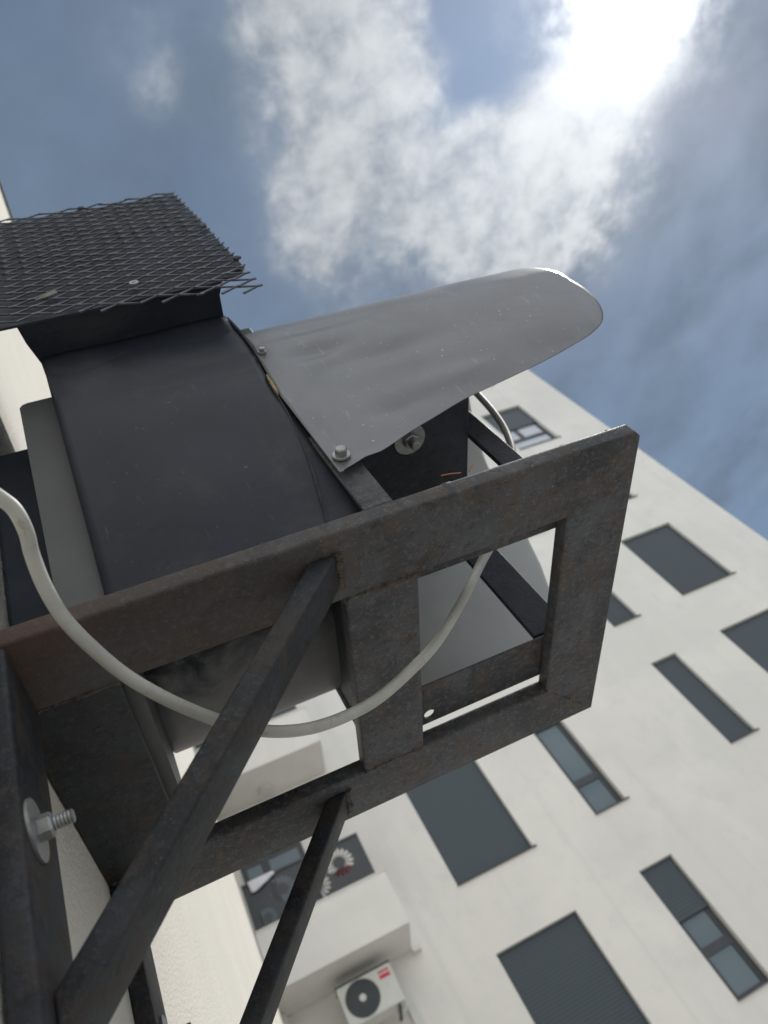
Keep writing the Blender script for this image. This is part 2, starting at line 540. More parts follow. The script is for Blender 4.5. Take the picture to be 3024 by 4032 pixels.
def frame_of(axis):
    a = Vector(axis).normalized()
    u = a.orthogonal().normalized()
    return a, u, a.cross(u)


def disc_stack(c, axis, prof, n=24, rot=0.0, bm=None):
    """a turned solid: prof = [(distance along axis, radius), ...]"""
    bm = bm or bmesh.new()
    a, u, w = frame_of(axis)
    c = Vector(c)
    rings = []
    for h, r in prof:
        rings.append([bm.verts.new(c + a * h + (u * math.cos(rot + 2 * math.pi * k / n) + w * math.sin(rot + 2 * math.pi * k / n)) * r) for k in range(n)])
    bm.faces.new(rings[0][::-1])
    bm.faces.new(rings[-1])
    for p, r in zip(rings, rings[1:]):
        for k in range(n):
            bm.faces.new([p[k], p[(k + 1) % n], r[(k + 1) % n], r[k]])
    return bm


def bolt(parent, c, axis, wr, hr, hh, shaft=0.0, sr=0.0, rot=0.2):
    """washer (the part) with its hexagon head or nut and threaded end as pieces of it"""
    w = obj('washer', disc_stack(c, axis, [(0.0, wr), (0.004, wr), (0.005, wr * 0.96)], 32), 'zinc', parent)
    a = Vector(axis).normalized()
    c2 = Vector(c) + a * 0.0052
    obj('hex_nut', disc_stack(c2, axis, [(0, hr), (hh * 0.8, hr), (hh, hr * 0.82)], 6, rot), 'zinc', w)
    if shaft:
        prof = []
        k = int(shaft / 0.0022)
        for i in range(k + 1):
            prof.append((hh + i * 0.0022, sr * (1.0 if i % 2 else 0.88)))
        prof.append((hh + shaft, sr * 0.75))
        obj('threaded_rod', disc_stack(c2, axis, prof, 16), 'zinc', w)
    return w


# ------------------------------------------------------------------ ground
bm = bmesh.new()
vs = [bm.verts.new(p) for p in ((-400, -400, -ZC / S), (400, -400, -ZC / S), (400, 400, -ZC / S), (-400, 400, -ZC / S))]
bm.faces.new(vs)
g = obj('ground', bm, 'concrete')
g['kind'] = 'structure'
g['label'] = 'pale concrete paving between the two buildings'

# ------------------------------------------------------------------ the apartment block across the yard
YF = 22.9


def F(u):
    return u * YF


blk = thing('apartment_building', 'white rendered apartment block with grey roller shutters and stacked balconies', 'building', (14, YF + 8, -ZC / S))
XR = F(1.1195)
XL = -0.125
ZTOP = F(1.83)
ZB = -ZC / S
WIN = [  # x0, x1, z0, z1 (fractions of the distance), kind
    (.250, .367, .4225, .598, 'shutter'), (.250, .367, .163, .3305, 'shutter'),
    (.469, .522, .4225, .598, 'two_pane'), (.469, .522, .164, .3335, 'half_shutter'), (.469, .522, .694, .872, 'shutter'),
    (.7165, .768, .4245, .600, 'shutter'), (.7165, .771, .6935, .872, 'shutter'), (.7165, .768, .968, 1.143, 'shutter'), (.7165, .767, 1.237, 1.413, 'shutter'),
    (.867, .995, .4265, .603, 'shutter'), (.8725, .995, .6975, .872, 'shutter'), (.875, .9945, .971, 1.144, 'shutter'),
    (.8825, .9935, 1.2405, 1.4155, 'casement'), (.8835, .994, 1.535, 1.70, 'shutter')]
DEP = 0.26


def build_facade():
    bm = bmesh.new()
    ops = [(F(a), F(b), F(c_), F(d_)) for a, b, c_, d_, k in WIN]
    xs = sorted(set([XL, XR] + [o[0] for o in ops] + [o[1] for o in ops]))
    zs = sorted(set([ZB, ZTOP] + [o[2] for o in ops] + [o[3] for o in ops]))
    cache = {}

    def vt(x, y, z):
        key = (round(x, 5), round(y, 5), round(z, 5))
        if key not in cache:
            cache[key] = bm.verts.new((x, y, z))
        return cache[key]
    for i in range(len(xs) - 1):
        for j in range(len(zs) - 1):
            mx, mz = (xs[i] + xs[i + 1]) / 2, (zs[j] + zs[j + 1]) / 2
            if any(o[0] < mx < o[1] and o[2] < mz < o[3] for o in ops):
                continue
            bm.faces.new([vt(xs[i], YF, zs[j]), vt(xs[i + 1], YF, zs[j]), vt(xs[i + 1], YF, zs[j + 1]), vt(xs[i], YF, zs[j + 1])])
    for x0, x1, z0, z1 in ops:      # reveals, one strip per side
        yb = YF + DEP + 0.05
        for p, q_ in (((x0, z0), (x1, z0)), ((x1, z0), (x1, z1)), ((x1, z1), (x0, z1)), ((x0, z1), (x0, z0))):
            bm.faces.new([vt(p[0], YF, p[1]), vt(q_[0], YF, q_[1]), vt(q_[0], yb, q_[1]), vt(p[0], yb, p[1])])
    yb = YF + 16
    for quad in (((XR, YF, ZB), (XR, yb, ZB), (XR, yb, ZTOP), (XR, YF, ZTOP)), ((XL, YF, ZTOP), (XR, YF, ZTOP), (XR, yb, ZTOP), (XL, yb, ZTOP)),
                 ((XL, YF, ZB), (XL, YF, ZTOP), (XL, yb, ZTOP), (XL, yb, ZB)), ((XL, yb, ZB), (XL, yb, ZTOP), (XR, yb, ZTOP), (XR, yb, ZB))):
        bm.faces.new([vt(*p) for p in quad])
    obj('wall', bm, 'facade', blk)
    obj('roof_edge', bx((XL - 0.05, YF - 0.12, ZTOP + 0.004), (XR + 0.12, YF + 16.1, ZTOP + 0.2), 0.02), 'trim', blk)


build_facade()


def shutter_mesh(x0, x1, z0, z1, y):
    bm = bmesh.new()
    pitch = 0.098
    n = max(2, int((z1 - z0) / pitch))
    prof = []
    for i in range(n):
        za = z0 + (z1 - z0) * i / n
        zb = z0 + (z1 - z0) * (i + 1) / n
        h = zb - za
        prof += [(y + 0.0035, za), (y - 0.002, za + h * 0.12), (y - 0.005, za + h * 0.5), (y - 0.002, za + h * 0.92)]
    prof.append((y + 0.0035, z1))
    a = [bm.verts.new((x0, p[0], p[1])) for p in prof]
    b = [bm.verts.new((x1, p[0], p[1])) for p in prof]
    for i in range(len(prof) - 1):
        bm.faces.new([a[i], b[i], b[i + 1], a[i + 1]])
    return bm


def window(a, b_, c_, d_, kind):
    x0, x1, z0, z1 = F(a), F(b_), F(c_), F(d_)
    yf = YF + DEP - 0.06
    fw = 0.185
    bm = bmesh.new()
    e = 0.003
    box(bm, (x0 + e, yf, z0 + e), (x0 + fw, yf + 0.1, z1 - e))
    box(bm, (x1 - fw, yf, z0 + e), (x1 - e, yf + 0.1, z1 - e))
    box(bm, (x0 + fw, yf, z0 + e), (x1 - fw, yf + 0.1, z0 + fw * .7))
    box(bm, (x0 + fw, yf, z1 - fw), (x1 - fw, yf + 0.1, z1 - e))
    bars = []
    zs = z1 - e
    if kind == 'two_pane':
        zs = F(.5785)
        bars = [F(.4775)]
    elif kind == 'half_shutter':
        zs = F(.262)
        bars = [F(.222)]
    elif kind == 'casement':
        zs = F(1.3325)
        bars = [F(1.287)]
    elif kind == 'shutter':
        bars = [(z0 + z1) / 2]
    for z in bars:
        box(bm, (x0 + fw, yf + 0.002, z - 0.125), (x1 - fw, yf + 0.098, z + 0.125))
    if kind == 'casement':
        xm = F(.928)
        box(bm, (xm - 0.12, yf + 0.004, bars[0] + 0.11), (xm + 0.12, yf + 0.096, zs))
    w = obj('window', bm, 'anthracite', blk)
    lo = z0 + fw * .7
    for z in bars + [None]:
        hi = z - 0.125 if z is not None else z1 - fw
        gl_ = 'glass'
        if kind == 'casement':
            gl_ = 'paleglass'
        obj('pane', bx((x0 + fw - 0.01, yf + 0.045, lo - 0.01), (x1 - fw + 0.01, yf + 0.06, hi + 0.01)), gl_, w)
        lo = z + 0.125 if z is not None else hi
    ys = YF + DEP - 0.12
    if kind == 'shutter':
        obj('shutter', shutter_mesh(x0 + 0.012, x1 - 0.012, z0 + 0.03, z1 - 0.004, ys), 'shutter', w)
    else:
        obj('shutter', shutter_mesh(x0 + 0.012, x1 - 0.012, zs, z1 - 0.004, ys), 'shutter', w)
    bm = bx((x0 - 0.0, YF - 0.07, z0 - 0.006), (x1 + 0.10, YF + DEP - 0.06, z0 + 0.026), 0.004, 1)
    obj('sill', bm, 'sill', w)


for args in WIN:
    window(*args)


def petal(cx_, cz_, ang_, r0, r1, hw):
    ca, sa = math.cos(ang_), math.sin(ang_)
    out = []
    for r, h in ((r0, 0.25), (r0 + (r1 - r0) * .35, 0.75), (r0 + (r1 - r0) * .75, 1.0), (r1, 0.35), (r1, -0.35), (r0 + (r1 - r0) * .75, -1.0), (r0 + (r1 - r0) * .35, -0.75), (r0, -0.25)):
        out.append((cx_ + r * ca - h * hw * sa, cz_ + r * sa + h * hw * ca))
    return out


def balcony(zs_, zp, zr, door_top):
    """slab and parapet with a cut-metal railing; fractions of the wall's distance"""
    yf = YF * 0.923
    x0, x1 = -0.118, F(.1605)
    bm = bmesh.new()
    poly = [(yf, F(zs_)), (YF - 0.003, F(zs_)), (YF - 0.003, F(zs_) + 0.35), (yf + 0.28, F(zs_) + 0.35), (yf + 0.28, F(zp)), (yf, F(zp))]
    prism(poly, x0, x1 - 0.28, 'x', bm)
    prism([(yf, F(zs_)), (YF - 0.003, F(zs_)), (YF - 0.003, F(zp)), (yf, F(zp))], x1 - 0.28, x1, 'x', bm)
    bmesh.ops.remove_doubles(bm, verts=bm.verts, dist=0.0005)
    bl = obj('balcony', bm, 'render', blk)
    obj('coping', bx((x0, yf - 0.03, F(zp) + 0.002), (x1 + 0.03, yf + 0.31, F(zp) + 0.045), 0.008), 'trim', bl)
    xa, xb = x0 + 0.03, F(.1502)
    za, zb = F(zp) + 0.05, F(zr)
    ht = zb - za
    bm = bmesh.new()
    holes = []
    for cxx, czz, r in ((xb - 0.80, za + ht * 0.60, 0.42), (xb - 1.62, za + ht * 0.34, 0.40), (xb - 2.5, za + ht * .62, .38), (xb - 3.1, za + ht * .2, .26)):
        for k in range(17):
            an = 2 * math.pi * (k + 0.5) / 17
            holes.append(petal(cxx, czz, an, r * 0.42, r, r * 0.12))
    holes = [h for h in holes if all(xa + .03 < p[0] < xb - .03 and za + .04 < p[1] < zb - .04 for p in h)]
    pan = plate_with_holes([(xa, za), (xb, za), (xb, zb - 0.001), (xa, zb - 0.001)], holes, yf + 0.10, yf + 0.108, 'y')
    obj('railing_panel', pan, 'anthracite', bl)
    obj('handrail', bx((xa, yf + 0.07, zb), (xb, yf + 0.15, zb + 0.07), 0.006), 'anthracite', bl)
    return bl


bl1 = balcony(.3795, .4475, .5075, .58)
bl2 = balcony(.6590, .7235, .790, .86)
obj('ceiling_lamp', disc_stack((F(.0690), F(.979), F(.6588)), (0, 0, -1), [(0, .27), (.05, .27), (.11, .22), (.13, .1)], 24), 'white', bl2, True)
# little ledge on the wall at the end of the lower balcony
obj('ledge', bx((F(.1612), YF - 0.24, F(.3735)), (F(.1715), YF - 0.004, F(.3795))), 'render', blk)


def balcony_door(z0, z1):
    x0, x1 = 0.05, F(.088)
    y = YF - 0.05
    bm = bmesh.new()
    box(bm, (x0, y, z0), (x0 + .16, YF - .004, z1))
    box(bm, (x1 - .16, y, z0), (x1, YF - .004, z1))
    xm = (x0 + x1) / 2 - 0.25
    box(bm, (xm - .12, y, z0), (xm + .12, YF - .004, z1 - .16))
    box(bm, (x0 + .16, y, z1 - .16), (x1 - .16, YF - .004, z1))
    w = obj('balcony_door', bm, 'anthracite', blk)
    obj('pane', bx((x0 + .16, y + .015, z0), (xm - .12, YF - .008, z1 - .16)), 'glass', w)
    obj('pane', bx((xm + .12, y + .015, z0), (x1 - .16, YF - .008, z1 - .16)), 'glass', w)


balcony_door(F(.3795) + .36, F(.575))
balcony_door(F(.659) + .36, F(.855))

# air conditioning unit hung on the wall under the lower balcony
ac = thing('air_conditioner', 'white outdoor air conditioning unit with red badge mounted under the lower balcony', 'air conditioner', (F(.092), F(.975), F(.318)))
YA = 0.955
ya = F(YA)
ax0, ax1, az0, az1 = F(.0605) * YA, F(.1305) * YA, F(.3355) * YA, F(.3815) * YA
obj('body', bx((ax0, ya, az0), (ax1, ya + 0.62, az1), 0.03, 3), 'white', ac)
obj('top_strip', bx((ax0 - .012, ya - .015, az1 + .002), (ax1 + .012, ya + .63, az1 + .032), .008), 'grille', ac)  # thin dark strip along the top edge of the body
fcx, fcz = F(.0862) * YA, F(.3588) * YA
fr = F(.0207) * YA
fan = obj('fan_guard', disc_stack((fcx, ya - .002, fcz), (0, -1, 0), [(0, fr), (.012, fr), (.018, fr * .97)], 48), 'grille', ac)
bm = bmesh.new()
for k in range(1, 8):
    rr = fr * (0.26 + 0.1 * k)
    pts = [Vector((fcx + rr * math.cos(t * math.pi / 24), ya - .024, fcz + rr * math.sin(t * math.pi / 24))) for t in range(49)]
    tube(bm, pts, 0.007, 6)
obj('guard_rings', bm, 'shutter', fan, True)
obj('hub', disc_stack((fcx, ya - .021, fcz), (0, -1, 0), [(0, fr * .2), (.012, fr * .2), (.018, fr * .17)], 24), 'white', fan)
bz0, bz1 = F(.3672) * YA, F(.3762) * YA
bx0, bx1 = F(.1128) * YA, F(.1262) * YA
bd = obj('badge', bx((bx0, ya - .006, bz0), (bx1, ya - .001, bz1)), 'red', ac)
bm = bmesh.new()
hb = bz1 - bz0
wv_ = [(bx0 - .004 + (bx1 - bx0 + .008) * i / 20, bz0 + hb * (.70 + .025 * math.sin(i * 1.3))) for i in range(21)]
poly = wv_ + [(x, z - hb * .17) for x, z in reversed(wv_)]
prism(poly, ya - .010, ya - .0065, 'y', bm)
obj('badge_stripe', bm, 'badge', bd)
obj('service_panel', bx((F(.109) * YA, ya - .006, az0 + .03), (F(.128) * YA, ya - .001, az0 + .36), .003, 1), 'white', ac)
for xx in (F(.07) * YA, F(.122) * YA):
    bm = bx((xx - .04, ya + .02, az0 - .07), (xx + .04, YF - .005, az0 - .006), .004, 1)
    obj('bracket_arm', bm, 'sill', ac)
obj('pipe_cover', bx((F(.1245) * YA + .2, YF - .16, az0 - 1.6), (F(.1245) * YA + .42, YF - .004, az0 + .1), .02), 'white', ac)

# things on the lower balcony
yb_ = YF * 0.923
bm = bmesh.new()
nx, nz = 9, 7
zt = F(.5075) + 0.074
cols = []
for i in range(nx + 1):
    t = i / nx
    row = []
    L1 = 0.55 * (1 - .6 * t)
    for j in range(nz + 1):
        s = j / nz
        fold = 0.05 * math.sin(t * 11) * s
        row.append(bm.verts.new((0.10 + t * .75 + .03 * s, yb_ + 0.045 - 0.03 * s + fold * 0.5, zt - s * L1 * (.62 + .1 * math.sin(t * 5)))))
    row = [bm.verts.new((0.10 + t * .75, yb_ + 0.155, zt - .25)), bm.verts.new((0.10 + t * .75, yb_ + 0.15, zt))] + row
    cols.append(row)
for a, b_ in zip(cols, cols[1:]):
    for j in range(len(a) - 1):
        bm.faces.new([a[j], b_[j], b_[j + 1], a[j + 1]])
tag(obj('cloth', bm, 'cloth', None, True, 0.012), 'white cloth hung over the dark railing of the lower balcony', 'cloth')
pz = F(.3795) + 0.36
pot = obj('flower_pot', disc_stack((F(.1502) - .78, yb_ + .62, F(.4475)), (0, 0, 1), [(0, .2), (.62, .30), (.66, .33), (.78, .33), (.78, .29), (.6, .27)], 28), 'pot', None, True)
tag(pot, 'red flower pot standing behind the pierced railing of the lower balcony', 'flower pot')
st = obj('plant_stand', bx((F(.1502) - 1.25, yb_ + .33, F(.3795) + .352), (F(.1502) - .4, yb_ + .95, F(.4475) - .003), .02), 'anthracite', None)
tag(st, 'low dark plant stand under the red flower pot on the balcony', 'plant stand')

# ------------------------------------------------------------------ stucco building on the left
WT = 0.00621


def wall_x(y):
    return -0.262 + WT * (y - 1)


sb = thing('stucco_building', 'rough cream stucco side wall that the rusty bracket is bolted to', 'building', (-8, 4, -ZC / S))
bm = bmesh.new()
zt_ = 19.7
ya0, ya1 = -30, YF - 0.006
a = [bm.verts.new(p) for p in ((wall_x(ya0), ya0, ZB), (wall_x(ya1), ya1, ZB), (wall_x(ya1), ya1, zt_), (wall_x(ya0), ya0, zt_))]
b = [bm.verts.new(p) for p in ((-16, ya0, ZB), (-16, ya1, ZB), (-16, ya1, zt_), (-16, ya0, zt_))]
bm.faces.new(a)
bm.faces.new(b[::-1])
for i in range(4):
    bm.faces.new([a[i], b[i], b[(i + 1) % 4], a[(i + 1) % 4]])
obj('wall', bm, 'stucco', sb)
bm = bmesh.new()
prism([(wall_x(ya0) + .06, ya0), (wall_x(ya1) + .06, ya1), (-16, ya1), (-16, ya0)], zt_ + .004, zt_ + .25, 'z', bm)
obj('coping', bm, 'sill', sb)
# corner bead and joint where the wall meets the apartment block
obj('corner_trim', bx((wall_x(ya1) + .002, YF - .42, ZB), (wall_x(ya1) + .11, YF - .14, F(.379)), .01), 'trim', sb)

# ------------------------------------------------------------------ wall bracket of flat steel tube
XW = -0.259
br = thing('wall_bracket', 'rusty dark steel tube bracket with two diagonal braces bolted to the stucco wall', 'bracket', (XW, 1.3, 0.15))
Z0, Z1 = 1.0, 1.041
AY0, AY1, BY0, BY1 = 0.857, 1.022, 1.585, 1.748
RX0, RX1, DX1, CX0, CX1 = 0.845, 1.009, -0.087, 0.337, 0.4925
e = 0.0006


def member(name, poly, mat='rust', along='x', dz=0.0):
    bm = prism(poly, Z0 + dz, Z1 - dz, 'z')
    ax = 0 if along == 'x' else 1
    es = [ed for ed in bm.edges if abs((ed.verts[0].co - ed.verts[1].co).normalized()[ax]) > 0.999]
    bevel(bm, 0.0065, 3, es)
    return obj(name, bm, mat, br, True)


e = 0.0002
member('front_arm', [(XW, AY0), (RX1 - .014, AY0), (RX1 - .0075, AY0 + .0070), (RX0, AY1 - e), (XW, AY1 - e)], 'rust_primer')
member('end_bar', [(RX1, AY0 + .014), (RX1, BY1), (RX0, BY0), (RX0, AY1), (RX1 - .0073, AY0 + .0072)], 'rust', 'y')
member('rear_arm', [(RX1, BY1 + e), (XW, BY1 + e), (XW, BY0 + e), (RX0, BY0 + e)])
member('wall_bar', [(XW, AY1 - .010), (DX1, AY1 - .010), (DX1, BY0 + .010), (XW, BY0 + .010)], 'rust_dark', 'y', .0009)
member('cross_bar', [(CX0, AY1 + e), (CX1, AY1 + e), (CX1, BY0 - e), (CX0, BY0 - e)], 'rust', 'y')
for y0, y1 in ((AY0, AY1), (BY0, BY1 - .004)):
    bm = bx((XW, y0, 0.12), (-0.2215, y1, 0.9985), 0.0075, 3)
    obj('wall_post', bm, 'rust_dark', br, True)


def brace(y0, y1, x_top, z_wall, name='diagonal_brace'):
    zt = 0.9985
    xw = -0.2212
    m = (zt - z_wall) / (x_top - xw)
    off = .040 * math.sqrt(1 + m * m)
    poly = [(xw, z_wall), (x_top, zt), (x_top - off / m, zt), (xw, z_wall + off)]
    bm = prism(poly, y0, y1, 'y')
    bevel(bm, 0.0055, 3)
    return obj(name, bm, 'rust_dark', br, True)


brace(.900, .985, .330, .420)
brace(1.620, 1.705, .285, .437)


def bead(p, q_, r, seed, n=26):
    rnd = random.Random(seed)
    P, Q = Vector(p), Vector(q_)
    pts = [P.lerp(Q, i / n) + Vector((rnd.uniform(-1, 1), rnd.uniform(-1, 1), rnd.uniform(-1, 1))) * r * .35 for i in range(n + 1)]
    return tube(bmesh.new(), pts, r, 9, .32, seed)


for i, (p, q_, r) in enumerate((((CX0, AY1 + .001, Z0 + .004), (CX1, AY1 + .001, Z0 + .004), .0065), ((CX0, BY0, Z0 + .003), (CX1, BY0, Z0 + .003), .006),
                                ((CX0, AY1 + .004, Z0 + .002), (CX0, AY1 + .004, Z1), .006), ((CX1, AY1 + .003, Z0 + .003), (CX1, AY1 + .003, Z1), .008),
                                ((.330, .905, .998), (.330, .984, .998), .008), ((.275, .903, .998), (.331, .986, .998), .005),
                                ((.285, 1.620, .998), (.285, 1.705, .998), .007), ((.285, 1.706, .997), (.245, 1.707, .997), .006),
                                ((RX0, BY0, Z0 + .002), (RX1 - .02, BY1 - .02, Z0 + .003), .0035), ((RX0, AY1, Z0 + .004), (RX1 - .02, AY0 + .02, Z0 + .004), .0028),
                                ((XW + .01, AY1, Z0 + .003), (DX1, AY1, Z0 + .003), .0045), ((DX1, BY0, Z0 + .003), (XW + .01, BY0, Z0 + .003), .0045),
                                ((-.2205, .9, .425), (-.2205, .985, .425), .007), ((-.2205, 1.62, .44), (-.2205, 1.705, .44), .007))):
    obj('weld_bead', bead(p, q_, r, 40 + i), 'weld', br, True)
# crumbs of weld spatter along the upper front edge of the front arm
rnd = random.Random(5)
for x, r in ((.31, .009), (.33, .006), (.55, .007), (.575, .010), (.60, .006), (.845, .008), (.79, .005), (.95, .008), (.20, .006), (.72, .005)):
    bm = bmesh.new()
    bmesh.ops.create_icosphere(bm, subdivisions=2, radius=r * .8, matrix=Matrix.Translation((x, AY0 + .006, Z1 - .002)) @ Matrix.Diagonal((1.8, .7, .6, 1)))
    for v in bm.verts:
        v.co += Vector((rnd.uniform(-1, 1), rnd.uniform(-1, 1), rnd.uniform(-1, 1))) * .0012
    obj('weld_spatter', bm, 'weld', br, True)
for y, z in ((.907, .690), (1.672, .702)):
    bolt(br, (-0.2213, y, z), (1, 0, 0), .0425, .0172, .018, .026, .0098)

# ------------------------------------------------------------------ fan unit standing on the bracket
fu = thing('exhaust_fan', 'black sheet metal fan housing with grey half-pipe outlet hood and mesh-covered intake', 'exhaust fan', (.3, 1.25, 1.042))
DPROF = [(.850, 1.985), (.841, 1.86), (.841, 1.78), (.850, 1.69), (.879, 1.573), (.937, 1.475), (1.03, 1.41), (1.133, 1.372), (1.27, 1.349), (1.42, 1.338),
         (1.56, 1.337), (1.66, 1.345), (1.73, 1.375), (1.785, 1.45), (1.80, 1.56), (1.80, 1.8), (1.80, 1.985)]


def drum(x0, x1, grow=0.0, name='casing', mat='casing'):
    P = smooth_path([Vector((0, y, z)) for y, z in DPROF], 6)
    C0 = Vector((0, 1.3, 1.75))
    P = [p + (p - C0).normalized() * grow for p in P]
    xs = [x0, x0 + .006] + [x0 + (x1 - x0) * i / 10 for i in range(1, 10)] + [x1 - .006, x1]
    bm = bmesh.new()
    rows = []
    for x in xs:
        ins = .004 if x in (x0, x1) else 0
        rows.append([bm.verts.new((x, p.y, p.z) if not ins else ((x,) + tuple((p - (p - C0).normalized() * ins))[1:])) for p in P])
    for a, b_ in zip(rows, rows[1:]):
        for i in range(len(P) - 1):
            bm.faces.new([a[i], a[i + 1], b_[i + 1], b_[i]])
        bm.faces.new([a[-1], a[0], b_[0], b_[-1]])
    bm.faces.new(rows[0])
    bm.faces.new(rows[-1][::-1])
    return obj(name, bm, mat, fu, True)


drum(-.062, .420)
drum(.4205, .4265, .006, 'end_flange', 'black')
pb = bmesh.new()
pe = [(1.046, .4035), (1.50, .4035), (1.58, .4045), (1.71, .4175), (1.84, .4205), (1.998, .4205)]
npx = 26
prow = []
for k in range(41):
    z = 1.046 + (1.998 - 1.046) * k / 40
    for (za, xa), (zb, xb) in zip(pe, pe[1:]):
        if za <= z <= zb:
            xr = xa + (xb - xa) * (z - za) / (zb - za)
    row = []
    for i in range(npx + 1):
        x = -.062 + (xr + .062) * i / npx
        u_ = min(i, npx - i) / npx
        yp = .8445 + .060 * (max(0, 1.62 - z) / .6) ** 1.6
        row.append(pb.verts.new((x * yp / .8445, yp - .008 * noise.noise(Vector((x * 4, 3.1, z * 4))) * min(1, u_ * 6), z)))
    prow.append(row)
for a, b_ in zip(prow, prow[1:]):
    for i in range(npx):
        pb.faces.new([a[i], a[i + 1], b_[i + 1], b_[i]])
obj('front_panel', pb, 'casing', fu, True, .003)
seam = smooth_path([Vector((x * (.843 + .060 * (max(0, 1.62 - z) / .6) ** 1.6) / .8445, .8425 + .060 * (max(0, 1.62 - z) / .6) ** 1.6, z)) for x, z in ((.4025, 1.56), (.395, 1.44), (.379, 1.324), (.362, 1.23), (.344, 1.154), (.328, 1.09), (.315, 1.05))], 6)
obj('panel_seam', tube(bmesh.new(), seam, .0022, 6, .2, 4), 'black', fu, True)
# collar between the casing and the wall
cp = [(-.144, 1.062), (-.062, 1.062), (-.062, 1.895), (-.125, 1.895), (-.137, 1.890), (-.144, 1.876)]
bm = prism(cp, .905, 1.70, 'y')
obj('wall_collar', bm, 'collar', fu)
# dark sleeve that runs into the wall behind the collar
bm = bx((wall_x(1.1) + .003, 1.045, 1.062), (-.1445, 1.66, 1.935), .008)
obj('wall_sleeve', bm, 'plate', fu)
# rails and posts of the stand
rail_hole = [circle(.530, 1.534, .0145, .0145, 18)]
obj('rail', bx((.40, .925, 1.0425), (1.0, 1.081, 1.050), .002, 1), 'rust', fu)
obj('rail', plate_with_holes([(.40, 1.425), (.99, 1.425), (.99, 1.567), (.40, 1.567)], rail_hole, 1.0425, 1.0475, 'z'), 'rust', fu)
obj('post', bx((.8155, 1.0, 1.057), (.873, 1.014, 1.66), .003), 'black', fu)
obj('post', bx((.832, 1.428, 1.057), (.929, 1.442, 1.98), .003), 'black', fu)
obj('support_plate', bx((.413, .872, 1.045), (.4195, 1.76, 1.86)), 'black', fu)
obj('angle_leg', bx((.405, .862, 1.0425), (.466, .871, 1.93), .002, 1), 'strip', fu)
obj('base_plate', bx((.4675, .874, 1.360), (.8150, 1.31, 1.372), .002, 1), 'black', fu)
bolt(fu, (.655, .962, 1.3598), (0, 0, -1), .040, .019, .012, .022, .0115)

# the outlet hood: half pipe, mouth cut slantwise
YN, YR, RC = .841, 1.735, .447
YM = (YN + YR) / 2


def near_y(x, z):
    """the near flank curls inwards at its lower edge, more so towards the mouth"""
    return YN + .13 * min(1, max(0, (x - .45) / .8)) * (max(0, 1.75 - z) / .6) ** 2


def lip(z):
    return .024 * math.exp(-.5 * ((z - 1.62) / .14) ** 2)


RIM = [(0.4788, 1.3652), (0.5306, 1.3843), (0.5576, 1.395), (0.5821, 1.3970), (0.612, 1.4026), (0.7022, 1.4418), (0.7922, 1.4745), (0.8872, 1.5091), (0.979, 1.5313), (1.0741, 1.5532),
       (1.1641, 1.5747), (1.2508, 1.5996), (1.3218, 1.6236), (1.3839, 1.6455), (1.4384, 1.674), (1.4757, 1.7001), (1.5061, 1.7341), (1.531, 1.771), (1.5555, 1.8192), (1.5748, 1.8705),
       (1.5892, 1.93), (1.5948, 1.9791), (1.5964, 2.024)]
NEAR = []
for p in smooth_path([Vector((u_, w_, 0)) for u_, w_ in RIM], 3):
    y = YN
    for k in range(30):
        y = near_y(p.x * y, p.y * y) + lip(p.y * y) * min(1, max(0, (p.x * y - .9) / .3))
    z, xe = p.y * y, p.x * y
    if NEAR and z <= NEAR[-1][0] + .0004:
        z = NEAR[-1][0] + .0004
    NEAR.append((z, max(xe, .412)))
NEAR.append((1.755, NEAR[-1][1] + .001))
XT = NEAR[-1][1]
FAR = [(1.755, 1.285), (1.665, 1.247), (1.549, 1.214), (1.451, 1.177), (1.33, 1.12), (1.26, 1.08), (1.205, 1.04)]
rows = []
for z, xe in NEAR[:-1]:
    rows.append(((YN, z), xe))
NA = 60
for i in range(NA + 1):
    an = math.pi * i / NA
    rows.append(((YM - RC * math.cos(an), 1.755 + RC * math.sin(an)), XT - .037 * (lambda t: t * t * (3 - 2 * t))(min(1, i / NA / .14)) + (1.285 - XT + .037) * (i / NA) * min(1, i / NA / .14)))
for z, xe in FAR[1:]:
    rows.append(((YR, z), xe))
# finer rows on the flat near side
fine = []
for (p, xa), (q_, xb) in zip(rows, rows[1:]):
    k = max(1, int((Vector(p) - Vector(q_)).length / .015))
    for j in range(k):
        t = j / k
        fine.append(((p[0] + (q_[0] - p[0]) * t, p[1] + (q_[1] - p[1]) * t), xa + (xb - xa) * t))
fine.append(rows[-1])
DENTS = [(.56, 1.66, .045, .022, .012), (.60, 1.80, .10, .02, .010), (1.0, 1.5, .10, .05, -.006), (.70, 1.58, .09, .03, .010), (.80, 1.40, .10, .03, -.010), (.62, 1.33, .05, .025, .008), (.50, 1.50, .03, .06, .007), (.52, 1.20, .05, .012, .010)]
bm = bmesh.new()
grid = []
NX = 96
for (y, z), xe in fine:
    xs0 = .4035 if z < 1.5 else .4035 + .022 * min(1, (z - 1.5) / .3)
    row = []
    for i in range(NX + 1):
        x = xs0 + (xe - xs0) * i / NX
        yy, zz_ = y, z
        dd = 0
        for dx, dz, sx_, sz_, amp in DENTS:
            dd += amp * math.exp(-.5 * ((x - dx - (z - dz) * .6) / sx_) ** 2 - .5 * ((z - dz) / sz_) ** 2)
        dd += .004 * noise.noise(Vector((x * 5, y * 5, z * 5)))
        if y < YM and z < 1.95:
            edge_ = min(1, max(0, (xe - .9) / .3))
            tl = max(0, (x - (xe - .24)) / .24)
            yy += dd * min(1, (x - xs0) / .03) * (1 - tl) * 1.0
            if z < 1.755:
                yy += near_y(x, z) - YN
            yy += lip(z) * edge_ * tl * tl
        row.append(bm.verts.new((x, yy, zz_)))
    grid.append(row)
